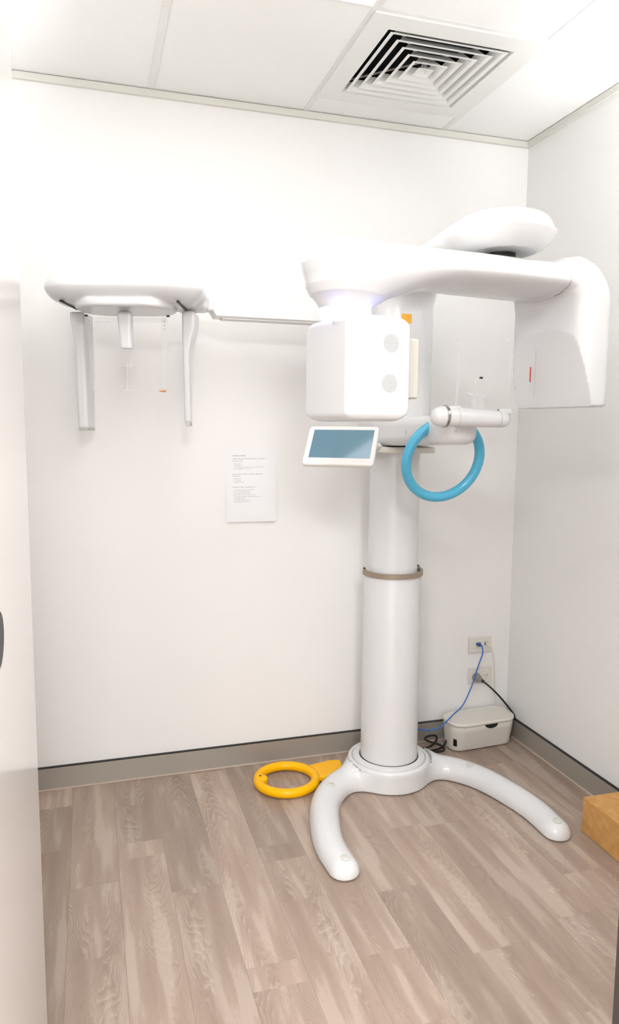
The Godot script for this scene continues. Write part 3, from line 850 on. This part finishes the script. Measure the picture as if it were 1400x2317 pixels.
func chin_rest(o: Node3D) -> void:
	var f := func(p: Vector3) -> float:
		var w := lerpf(0.122, 0.074, clampf((p.z - 0.34) / 0.34, 0.0, 1.0))
		var low := lerpf(1.364, 1.380, clampf((p.z - 0.35) / 0.45, 0.0, 1.0))
		var d := ext(rr2(Vector2(p.x - CX, p.z - 0.48), Vector2(w, 0.34), 0.07), p.y - (low + 1.474) * 0.5, (1.474 - low) * 0.5, 0.035)
		d = smin(d, caps(p, Vector3(-0.805, 1.468, 0.862), Vector3(-0.612, 1.462, 0.862), 0.031, 0.0265), 0.035)
		return d
	var c := part("chin_rest_arm", net(f, Vector3(-0.87, 1.35, 0.12), Vector3(-0.57, 1.52, 0.92), 0.007), M.white, o)
	part("arm_plate", Buf.new().rbox(Vector3(-0.735, 1.350, 0.295), Vector3(0.118, 0.012, 0.125), 0.008, 3), M.offwhite, o)
	part("key_slot", Buf.new().rbox(Vector3(-0.8235, 1.418, 0.60), Vector3(0.0022, 0.0085, 0.0035), 0.001, 1), M.grey, c)
	for q in [Vector3(-0.75, 1.3775, 0.70), Vector3(-0.68, 1.3785, 0.74), Vector3(-0.665, 1.377, 0.68)]:
		part("screw", Buf.new().lathe([Vector2(0, -0.0012), Vector2(0.0035, -0.0006), Vector2(0.0035, 0.003)], Transform3D(Basis.IDENTITY, q), 12), M.grey, c)
	# handle ring under the rest
	var ctr := Vector3(-0.716, 1.325, 0.672)
	var t := deg_to_rad(17.0)
	var b := Vector3(0, cos(t), sin(t))
	var pts := []
	for k in 72:
		var a := TAU * k / 72
		pts.append(ctr + (Vector3.RIGHT * cos(a) + b * sin(a)) * 0.1365)
	part("grip_ring", Buf.new().tube(pts, 0.0172, 18, true), M.blue, o)
	# knob with chrome ring at the left end of the bar
	var kx := Transform3D(Basis(Vector3.BACK, PI / 2), Vector3(-0.812, 1.4685, 0.862))
	var knob := part("knob", Buf.new().lathe([Vector2(0.032, 0.006), Vector2(0.0318, 0.012), Vector2(0.030, 0.024), Vector2(0.026, 0.034), Vector2(0.019, 0.042), Vector2(0.010, 0.0465), Vector2(0, 0.048)], kx, 40), M.white, c)
	part("knob_ring", Buf.new().lathe([Vector2(0.030, -0.004), Vector2(0.0345, -0.003), Vector2(0.0352, 0.0), Vector2(0.0345, 0.005), Vector2(0.031, 0.006)], kx, 40), M.metal, c)
	part("bar_seam", Buf.new().lathe([Vector2(0.0312, -0.001), Vector2(0.0316, 0.0), Vector2(0.0312, 0.001)], Transform3D(Basis(Vector3.BACK, PI / 2), Vector3(-0.775, 1.4672, 0.862)), 40), M.grey, c)
	part("bar_seam", Buf.new().lathe([Vector2(0.0275, -0.001), Vector2(0.0279, 0.0), Vector2(0.0275, 0.001)], Transform3D(Basis(Vector3.BACK, PI / 2), Vector3(-0.627, 1.4625, 0.862)), 40), M.grey, c)
	# temple supports: clear blades standing in small clamps on the bar
	for s in [-1.0, 1.0]:
		var x0 := -0.772 if s < 0 else -0.592
		var cl := part("clamp", Buf.new().rbox(Vector3(x0 - 0.012, 1.492 if s < 0 else 1.486, 0.862), Vector3(0.022, 0.009, 0.012), 0.005, 3), M.white, c)
		part("clamp_bolt", Buf.new().tube([Vector3(x0 - 0.006, 1.493 if s < 0 else 1.487, 0.862), Vector3(x0 + 0.026, 1.493 if s < 0 else 1.487, 0.862)], 0.0065, 14), M.clear, cl)
		if s > 0:
			part("bolt_hole", Buf.new().lathe([Vector2(0.0062, 0), Vector2(0.0062, 0.0015), Vector2(0, 0.0018)], Transform3D(Basis(Vector3.BACK, PI / 2) , Vector3(x0 - 0.0335, 1.4865, 0.862)), 20), M.black, cl)
		var path := smooth([Vector3(x0 - 0.006, 1.49, 0.862), Vector3(x0 - 0.002, 1.535, 0.862), Vector3(x0 + 0.004, 1.60, 0.862), Vector3(x0 + 0.002, 1.66, 0.862), Vector3(x0 - 0.006, 1.704, 0.862)], 6)
		var bl := Buf.new()
		for k in path.size() - 1:
			var a: Vector3 = path[k]; var e: Vector3 = path[k + 1]
			for z in [-1.0, 1.0]:
				bl.face([a + Vector3(-0.0018, 0, z * 0.0055), a + Vector3(0.0018, 0, z * 0.0055), e + Vector3(0.0018, 0, z * 0.0055), e + Vector3(-0.0018, 0, z * 0.0055)], Vector3(0, 0, z))
				bl.face([a + Vector3(z * 0.0018, 0, -0.0055), a + Vector3(z * 0.0018, 0, 0.0055), e + Vector3(z * 0.0018, 0, 0.0055), e + Vector3(z * 0.0018, 0, -0.0055)], Vector3(z, 0, 0))
		bl.rbox(path[path.size() - 1] + Vector3(0, 0.002, 0), Vector3(0.004, 0.006, 0.0065), 0.003, 2)
		part("temple_support", bl, M.clear, c)
	# chin cup with bite rod
	var cup := Vector3(-0.702, 1.496, 0.866)
	var post := part("chin_cup", Buf.new().rbox(cup + Vector3(0, 0.016, 0), Vector3(0.020, 0.024, 0.012), 0.006, 3), M.clear, c)
	var rim := []
	for k in 25:
		var a := PI * k / 24
		rim.append(cup + Vector3(-0.034 * cos(a), 0.0465 - 0.010 * sin(a), 0.020 * sin(a)))
	part("cup_rim", Buf.new().tube(rim, 0.0032, 8), M.clear, post)
	var rod := smooth([cup + Vector3(-0.012, 0.04, 0), cup + Vector3(-0.012, 0.07, 0), cup + Vector3(-0.010, 0.085, 0), cup + Vector3(0.002, 0.093, 0.002), cup + Vector3(0.008, 0.0935, 0.002)], 5)
	part("bite_rod", Buf.new().tube(rod, 0.0028, 8), M.clear, c)
	part("bite_tip", Buf.new().tube([cup + Vector3(0.003, 0.0933, 0.002), cup + Vector3(0.012, 0.0933, 0.002)], 0.0034, 10), M.dark, c)

func screen(o: Node3D) -> void:
	# face turned to the doorway and tipped back
	var nh := Vector3(-0.56, 0, 0.828).normalized()
	var beta := deg_to_rad(38.0)
	var n := nh * cos(beta) + Vector3.UP * sin(beta)
	var x := Vector3.UP.cross(nh).normalized()
	var y := n.cross(x)
	var S := Transform3D(Basis(x, y, n), Vector3(-1.062, 1.373, 0.60))
	var out := []
	var w := 0.1225; var h := 0.0815; var r := 0.014
	for q in [[w - r, h - r, 0], [-w + r, h - r, 90], [-w + r, -h + r, 180], [w - r, -h + r, 270]]:
		for k in 7:
			var a := deg_to_rad(q[2] + 15.0 * k)
			out.append(Vector2(q[0] + r * cos(a), q[1] + r * sin(a)))
	var body := part("touch_screen", Buf.new().prism(out, 0.016, S * Transform3D(Basis.IDENTITY, Vector3(0, 0, -0.016)), 0.003), M.matte, o)
	var gm := mat(Color(0.10, 0.30, 0.37), 0.08)
	gm.emission_enabled = true
	gm.emission = Color(0.52, 0.61, 0.655)  # pale reflection of the room mixed into the screen teal
	gm.emission_energy_multiplier = 0.68
	var gx := S * Transform3D(Basis.IDENTITY, Vector3(0.002, 0.006, 0.0002))
	part("glass", Buf.new().rbox(Vector3.ZERO, Vector3(0.1055, 0.0585, 0.0007), 0.0004, 1, gx), gm, body)
	var l := AreaLight3D.new()
	l.name = "screen_glow"
	body.add_child(l, true)
	l.global_transform = gx * Transform3D(Basis(Vector3.UP, PI), Vector3(0, 0, 0.003))
	l.area_size = Vector2(0.21, 0.117)
	l.light_color = Color(0.37, 0.58, 0.66)
	l.light_energy = 0.0015
	l.shadow_enabled = true
	l.set("area_range", 8.0); l.set("area_attenuation", 2.0)
	# bracket from the carriage plate to the back of the screen
	var p0 := S * Vector3(0.03, 0.0, -0.018)
	part("screen_bracket", Buf.new().tube(smooth([Vector3(-0.80, 1.362, 0.36), Vector3(-0.86, 1.362, 0.40), p0 + Vector3(0.09, 0.0, -0.09), p0], 6), 0.014, 16), M.white, o)
	part("bracket_knob", Buf.new().rbox(Vector3(-0.885, 1.366, 0.46), Vector3(0.026, 0.012, 0.020), 0.012, 4), M.white, o)

func side_arm(o: Node3D) -> void:
	# long bar to the left, carrying the skull imaging head
	part("side_bar", Buf.new().prism([Vector2(-1.465, 1.884), Vector2(-1.425, 1.822), Vector2(-0.80, 1.822), Vector2(-0.80, 1.903), Vector2(-1.30, 1.892)], 0.07, Transform3D(Basis.IDENTITY, Vector3(0, 0, 0.20)), 0.006), M.white, o)
	part("bar_mount", Buf.new().rbox(Vector3(-1.49, 1.862, 0.255), Vector3(0.06, 0.022, 0.022), 0.01, 3), M.white, o)
	part("bar_cover", Buf.new().rbox(Vector3(-1.10, 1.8205, 0.235), Vector3(0.30, 0.003, 0.026), 0.002, 1), M.matte, o)
	var C := Transform3D(Basis(Vector3(0.956, 0, 0.292).normalized(), Vector3.UP, Vector3(-0.292, 0, 0.956).normalized()), Vector3(-1.737, 0, 0.325))
	var f := func(p: Vector3) -> float:
		var a2 := rr2(Vector2(p.x, p.z), Vector2(0.262, 0.125), 0.10)
		var d := ext(a2 + clampf(1.878 - p.y, 0.0, 0.05) * 0.5, p.y - 1.8775, 0.0425, 0.038)
		d = smin(d, ext(rr2(Vector2(p.x, p.z - 0.0), Vector2(0.165, 0.115), 0.10), p.y - 1.830, 0.014, 0.010), 0.012)
		return smin(d, rb(p - Vector3(0.20, 1.865, -0.125), Vector3(0.06, 0.030, 0.04), 0.02), 0.04)
	var head := part("skull_imaging_head", net(f, Vector3(-0.29, 1.79, -0.18), Vector3(0.35, 1.95, 0.15), 0.0065), M.white, o, C)
	for s in [-1.0, 1.0]:
		part("travel_slot", Buf.new().rbox(Vector3(s * 0.190, 1.8345, 0.012), Vector3(0.004, 0.0035, 0.085), 0.001, 1), M.black, head, C)
	# hanging plates
	var lp := func(p: Vector3) -> float:
		var t := clampf((1.82 - p.y) / 0.41, 0.0, 1.0)
		var lft := lerpf(-0.217, -0.202, smoothstep(0.0, 0.35, t)) + 0.002 * t
		var rgt := -0.167
		var q := Vector2(p.x - (lft + rgt) * 0.5, p.z + 0.125)
		return ext(rr2(q, Vector2((rgt - lft) * 0.5, lerpf(0.058, 0.046, t)), 0.009), p.y - 1.624, 0.201, 0.006)
	var pl := part("sensor_plate", net(lp, Vector3(-0.235, 1.40, -0.20), Vector3(-0.15, 1.84, -0.05), 0.005), M.white, o, C)
	part("plate_foot", Buf.new().rbox(Vector3(-0.184, 1.420, -0.125), Vector3(0.017, 0.005, 0.045), 0.003, 2), M.grey, pl, C)
	var rp := func(p: Vector3) -> float:
		var t := clampf((1.83 - p.y) / 0.40, 0.0, 1.0)
		var lft := 0.174
		var rgt := lerpf(0.219, 0.196, smoothstep(0.08, 0.4, t))
		var q := Vector2(p.x - (lft + rgt) * 0.5, p.z + 0.115)
		return ext(rr2(q, Vector2((rgt - lft) * 0.5, lerpf(0.05, 0.022, smoothstep(0.1, 1.0, t))), 0.008), p.y - 1.637, 0.195, 0.012)
	var pr := part("collimator_plate", net(rp, Vector3(0.15, 1.41, -0.19), Vector3(0.24, 1.85, -0.04), 0.005), M.white, o, C)
	part("plate_foot", Buf.new().rbox(Vector3(0.187, 1.440, -0.115), Vector3(0.0085, 0.007, 0.02), 0.003, 2), M.grey, pr, C)
	# forehead support in the middle
	var np := func(p: Vector3) -> float:
		var t := clampf((1.815 - p.y) / 0.125, 0.0, 1.0)
		return ext(rr2(Vector2(p.x - 0.006 * t, p.z - 0.03), Vector2(lerpf(0.0255, 0.0205, smoothstep(0.0, 0.9, t)), 0.016), 0.012), p.y - 1.752, 0.063, lerpf(0.003, 0.018, smoothstep(1.74, 1.79, p.y)))
	var no := part("forehead_support", net(np, Vector3(-0.04, 1.68, 0.005), Vector3(0.04, 1.825, 0.055), 0.004), M.white, o, C)
	part("clear_blade", Buf.new().rbox(Vector3(0.0065, 1.66, 0.03), Vector3(0.0165, 0.03, 0.003), 0.002, 1), M.clear, no, C)
	part("clear_rod", Buf.new().rbox(Vector3(0.0055, 1.60, 0.03), Vector3(0.0025, 0.05, 0.003), 0.002, 1), M.clear, no, C)
	part("rod_tip", Buf.new().rbox(Vector3(0.0065, 1.552, 0.03), Vector3(0.012, 0.004, 0.006), 0.003, 2), M.clear, no, C)
	# ear rods: two clear blades hung from a clear bracket
	var br := part("ear_rod_bracket", Buf.new().rbox(Vector3(0.0, 1.795, -0.05), Vector3(0.125, 0.0075, 0.006), 0.003, 1), M.clear, o, C)
	part("bracket_web", Buf.new().prism([Vector2(-0.125, 1.745), Vector2(-0.105, 1.745), Vector2(-0.085, 1.778), Vector2(-0.07, 1.790), Vector2(-0.125, 1.79)], 0.006, Transform3D(Basis.IDENTITY, Vector3(0, 0, -0.053)), 0.001), M.clear, br, C)
	for s in [-1.0, 1.0]:
		var x: float = -0.128 if s < 0 else 0.126
		var bl := part("ear_rod", Buf.new().prism([Vector2(-0.008, 0.0), Vector2(0.008, 0.0), Vector2(0.010, 0.11), Vector2(0.010, 0.25), Vector2(-0.010, 0.25), Vector2(-0.010, 0.11)] if s > 0 else [Vector2(-0.006, 0.0), Vector2(0.008, 0.0), Vector2(0.010, 0.25), Vector2(-0.010, 0.25)], 0.004, C * Transform3D(Basis(Vector3.BACK, -s * 0.02), Vector3(x - s * 0.005, 1.55, -0.01)), 0.0008), M.clear, o)
		for k in 3:
			part("bolt", Buf.new().lathe([Vector2(0.0022, 0), Vector2(0.0022, 0.0015), Vector2(0, 0.002)], C * Transform3D(Basis(Vector3.RIGHT, PI / 2), Vector3(x, 1.785 - 0.013 * k, -0.006)), 10), M.grey, bl)
		part("ear_plug", Buf.new().tube([C * Vector3(x - s * 0.022, 1.552, -0.008), C * Vector3(x - s * 0.0, 1.552, -0.008)], [0.0018, 0.0045], 12), mat(Color(0.80, 0.55, 0.34), 0.5) if s > 0 else M.clear, bl)
		part("hinge_pin", Buf.new().rbox(Vector3(x + s * 0.012, 1.803, -0.008), Vector3(0.006, 0.003, 0.004), 0.002, 1), M.dark, bl, C)

# ---------------------------------------------------------------- things around the machine
func side_arm_things() -> void:
	# printed notice: taped at the top, its lower edge standing off the wall
	var o := thing("paper_notice", Vector3(-1.236, 1.193, 0.0), "sheet of white paper with printed notes, taped to the wall left of the column", "notice")
	var b := Buf.new()
	var n := 12
	var w := 0.104; var top := 0.149; var bot := -0.149
	var off := func(t: float, sx: float) -> float: return 0.0012 + 0.009 * pow(t, 2.0) * (0.45 + 0.55 * sx)
	for side in [0, 1]:
		for k in n:
			for j in 4:
				var P := []; var U := []
				for q in [[j, k], [j + 1, k], [j + 1, k + 1], [j, k + 1]]:
					var sx: float = q[0] / 4.0; var t: float = float(q[1]) / n
					P.append(Vector3(-1.236 + lerpf(-w, w, sx) - 0.004 * t, 1.193 + lerpf(top, bot, t), off.call(t, sx) - (0.0004 if side else 0.0)))
					U.append(Vector2(sx, t))
				b.face(P, Vector3(0, -0.06 * float(k) / n, 1).normalized() * (-1 if side else 1), U)
	var pm := mat(Color(1, 1, 1), 0.8)
	pm.albedo_texture = make_notice()
	part("sheet", b, pm, o)
	# yellow ring handle lying on the floor
	var y := thing("yellow_ring_handle", Vector3(-1.143, 0, 0.222), "bright yellow ring handle with a flat tab, lying on the floor behind the left foot", "handle")
	var c := Vector3(-1.143, 0.0205, 0.222)
	var pts := []
	for k in 72:
		var a := TAU * k / 72
		pts.append(c + Vector3(0.1165 * cos(a), 0, 0.1165 * sin(a)))
	var ring := part("ring", Buf.new().tube(pts, 0.0185, 20, true), M.yellow, y)
	var dir := Vector3(-0.977, 0, -0.213).normalized()
	var boss := c + Vector3(-0.098, 0, -0.018)
	part("boss", Buf.new().lathe([Vector2(0.020, -0.016), Vector2(0.023, -0.010), Vector2(0.0235, 0.008), Vector2(0.021, 0.0145), Vector2(0.016, 0.0175), Vector2(0, 0.0185)], Transform3D(Basis.IDENTITY, boss), 32), M.yellow, y)
	part("boss_hole", Buf.new().lathe([Vector2(0.0042, 0.0), Vector2(0.0042, 0.0008), Vector2(0, 0.001)], Transform3D(Basis.IDENTITY, boss + Vector3(-0.006, 0.0183, -0.003)), 16), M.black, y)
	var tx := Transform3D(Basis(Vector3(1, 0, 0), Vector3(0, 0, -1), Vector3(0, 1, 0)), Vector3(0, 0.010, 0))
	# outline in x and -z, lying flat
	part("tab", Buf.new().prism([Vector2(-1.050, -0.150), Vector2(-0.93, -0.125), Vector2(-0.885, -0.135), Vector2(-0.90, -0.235), Vector2(-0.965, -0.258), Vector2(-1.035, -0.262)], 0.020, tx, 0.004), M.yellow, y)

func plate_outline(w: float, h: float, r: float) -> Array:
	var out := []
	for q in [[w - r, h - r, 0], [-w + r, h - r, 90], [-w + r, -h + r, 180], [w - r, -h + r, 270]]:
		for k in 4:
			var a := deg_to_rad(q[2] + 30.0 * k)
			out.append(Vector2(q[0] + r * cos(a), q[1] + r * sin(a)))
	return out

func corner_things() -> void:
	# wall plates
	var a := thing("data_outlet", Vector3(-0.156, 0.4355, 0), "off-white data wall plate holding the blue plug, the upper of two plates", "wall outlet")
	var ax := Transform3D(Basis.IDENTITY, Vector3(-0.156, 0.4355, 0))
	part("plate", Buf.new().prism(plate_outline(0.0585, 0.0375, 0.006), 0.009, ax, 0.0025), M.offwhite, a)
	for k in 2:
		part("port", Buf.new().rbox(Vector3(-0.163 + 0.038 * k, 0.440, 0.0095), Vector3(0.008, 0.007, 0.0008), 0.0004, 1), M.dark, a)
	var b := thing("power_outlet", Vector3(-0.151, 0.288, 0), "off-white double power point holding the grey plug, the lower of two plates", "wall outlet")
	var bxf := Transform3D(Basis.IDENTITY, Vector3(-0.151, 0.288, 0))
	part("plate", Buf.new().prism(plate_outline(0.0610, 0.0375, 0.006), 0.009, bxf, 0.0025), M.offwhite, b)
	for k in 2:
		part("switch", Buf.new().rbox(Vector3(-0.163 + 0.042 * k, 0.310, 0.0095), Vector3(0.006, 0.005, 0.002), 0.001, 1), M.matte, b)
	for q in [[-0.006, 0.004, 0.5], [0.006, 0.004, -0.5], [0.0, -0.009, 0.0]]:
		part("pin_slot", Buf.new().rbox(Vector3.ZERO, Vector3(0.0010, 0.0040, 0.0004), 0.0002, 1, Transform3D(Basis(Vector3.BACK, q[2]), Vector3(-0.120 + q[0], 0.283 + q[1], 0.0092))), M.dark, b)
	# blue network cable: from the data plate down past the box and behind the column
	var c := thing("blue_cable", Vector3(-0.168, 0.44, 0.012), "thin blue network cable hanging from the upper wall plate towards the column", "cable")
	part("cord", Buf.new().tube(smooth([Vector3(-0.170, 0.441, 0.030), Vector3(-0.165, 0.437, 0.040), Vector3(-0.165, 0.405, 0.046), Vector3(-0.183, 0.362, 0.05), Vector3(-0.203, 0.305, 0.052), Vector3(-0.226, 0.247, 0.056), Vector3(-0.272, 0.178, 0.07), Vector3(-0.334, 0.152, 0.097), Vector3(-0.384, 0.128, 0.118), Vector3(-0.42, 0.107, 0.12), Vector3(-0.49, 0.108, 0.12), Vector3(-0.575, 0.14, 0.10), Vector3(-0.66, 0.20, 0.085)], 8), 0.0031, 10), M.cord, c)
	part("plug", Buf.new().rbox(Vector3(-0.171, 0.441, 0.021), Vector3(0.0075, 0.0065, 0.013), 0.003, 2), mat(Color(0.10, 0.32, 0.60), 0.4), c)
	# white cable from the same plate down behind the box
	var w := thing("white_cable", Vector3(-0.125, 0.44, 0.012), "thin white cable dropping from the upper wall plate behind the cable box", "cable")
	part("cord", Buf.new().tube(smooth([Vector3(-0.125, 0.440, 0.022), Vector3(-0.117, 0.432, 0.032), Vector3(-0.104, 0.405, 0.030), Vector3(-0.092, 0.35, 0.026), Vector3(-0.084, 0.28, 0.022), Vector3(-0.080, 0.21, 0.02), Vector3(-0.070, 0.16, 0.018), Vector3(-0.060, 0.10, 0.0165)], 7), 0.0033, 10), M.whitecord, w)
	part("plug", Buf.new().rbox(Vector3(-0.125, 0.441, 0.0165), Vector3(0.0055, 0.006, 0.0085), 0.002, 2), M.whitecord, w)
	# black power cord with a grey plug
	var p := thing("black_power_cord", Vector3(-0.17, 0.283, 0.012), "black power cord with a grey plug curving from the lower wall plate into the corner", "power cord")
	var px := Transform3D(Basis(Vector3.RIGHT, PI / 2), Vector3(-0.172, 0.281, 0.0092))
	var plug := part("plug", Buf.new().lathe([Vector2(0.0215, 0.0), Vector2(0.0215, 0.004), Vector2(0.0185, 0.007), Vector2(0.017, 0.026), Vector2(0.014, 0.030), Vector2(0, 0.031)], px, 28), mat(Color(0.56, 0.545, 0.51), 0.3), p)
	part("plug_neck", Buf.new().tube([Vector3(-0.166, 0.277, 0.027), Vector3(-0.146, 0.266, 0.038)], [0.0115, 0.0062], 14), M.dark, plug)
	part("cord", Buf.new().tube(smooth([Vector3(-0.150, 0.268, 0.036), Vector3(-0.128, 0.248, 0.060), Vector3(-0.092, 0.208, 0.085), Vector3(-0.052, 0.158, 0.10), Vector3(-0.027, 0.124, 0.105), Vector3(-0.0205, 0.108, 0.103), Vector3(-0.024, 0.097, 0.094), Vector3(-0.033, 0.092, 0.086)], 8), 0.0043, 10), M.black, p)
	# cable box
	var turn := Basis(Vector3.UP, deg_to_rad(3.5))
	var X := Transform3D(turn, Vector3(-0.2055, 0, 0.097))
	var o := thing("cable_box", Vector3(-0.2055, 0, 0.0795), "cream plastic cable box with rounded ends and a lid, on the floor under the outlets", "cable box")
	var bf := func(q: Vector3) -> float:
		var t := clampf(q.y / 0.10, 0.0, 1.0)
		return ext(rr2(Vector2(q.x, q.z), Vector2(lerpf(0.155, 0.162, t), lerpf(0.054, 0.076, t)), lerpf(0.044, 0.060, t)), q.y - 0.062, 0.060, 0.008)
	part("tub", net(bf, Vector3(-0.18, -0.005, -0.095), Vector3(0.18, 0.135, 0.095), 0.0065), M.offwhite, o, X)
	var lf := func(q: Vector3) -> float:
		var d2 := rr2(Vector2(q.x, q.z), Vector2(0.167, 0.0805), 0.064)
		var d := ext(d2, q.y - 0.129, 0.0075, 0.005)
		return smax(d, -maxf(d2 + 0.011, 0.133 - q.y), 0.004)   # shallow tray in the lid
	part("lid", net(lf, Vector3(-0.185, 0.11, -0.1), Vector3(0.185, 0.147, 0.1), 0.0045), M.offwhite, o, X)
	var half := []
	for k in 13:
		var th := PI + PI * k / 12
		half.append(Vector2(0.033 * cos(th), 0.017 * sin(th)))
	part("finger_notch", Buf.new().prism(half, 0.002, X * Transform3D(Basis(Vector3.RIGHT, -0.21), Vector3(0.02, 0.120, 0.0745)), 0.0), M.black, o)
	for s in [-1.0, 1.0]:
		var ang := deg_to_rad(52.0)
		var bs := Basis(Vector3.UP, s * ang)
		part("cord_slot", Buf.new().rbox(Vector3.ZERO, Vector3(0.0085, 0.031, 0.0035), 0.002, 1, Transform3D(bs, Vector3(s * 0.1455, 0.060, 0.0440))), M.black, o, X)
	# black cord lying in loops between the column and the box
	var k := thing("black_cord_loop", Vector3(-0.41, 0, 0.08), "black cord lying in small loops on the floor left of the cable box", "cord")
	part("cord", Buf.new().tube(smooth([Vector3(-0.355, 0.045, 0.095), Vector3(-0.375, 0.018, 0.10), Vector3(-0.405, 0.010, 0.115), Vector3(-0.452, 0.008, 0.118), Vector3(-0.50, 0.008, 0.10), Vector3(-0.44, 0.013, 0.09), Vector3(-0.392, 0.022, 0.055), Vector3(-0.385, 0.032, 0.030), Vector3(-0.415, 0.030, 0.022), Vector3(-0.440, 0.024, 0.036), Vector3(-0.420, 0.018, 0.062), Vector3(-0.392, 0.014, 0.088), Vector3(-0.384, 0.009, 0.118), Vector3(-0.405, 0.007, 0.136), Vector3(-0.45, 0.007, 0.130), Vector3(-0.51, 0.007, 0.11)], 8), 0.0042, 10), M.black, k)
	# cardboard box
	var q := thing("cardboard_box", Vector3(-0.115, 0, 1.1), "brown cardboard box on the floor at the right edge against the skirting", "box")
	var Q := Transform3D(Basis(Vector3.UP, deg_to_rad(-1.5)), Vector3(-0.216, 0, 0.848))
	part("carton", Buf.new().rbox(Vector3(0.095, 0.0635, 0.21), Vector3(0.095, 0.0630, 0.21), 0.002, 1), M.card, q, Q)
	for s in [-1.0, 1.0]:
		var zc := 0.105 if s < 0 else 0.315
		part("lid_flap", Buf.new().rbox(Vector3(0.095, 0.1274, zc), Vector3(0.0945, 0.0012, 0.1043), 0.0006, 1), M.card, q, Q)
	var mark := []
	for j in 14:
		var th := deg_to_rad(200.0 - 21.0 * j)
		mark.append(Vector3(0.118 + 0.017 * cos(th), 0.1288, 0.112 - 0.017 * sin(th)))
	part("printed_mark", Buf.new().tube(mark, 0.0016, 6), mat(Color(0.42, 0.25, 0.10), 0.8), q, Q)
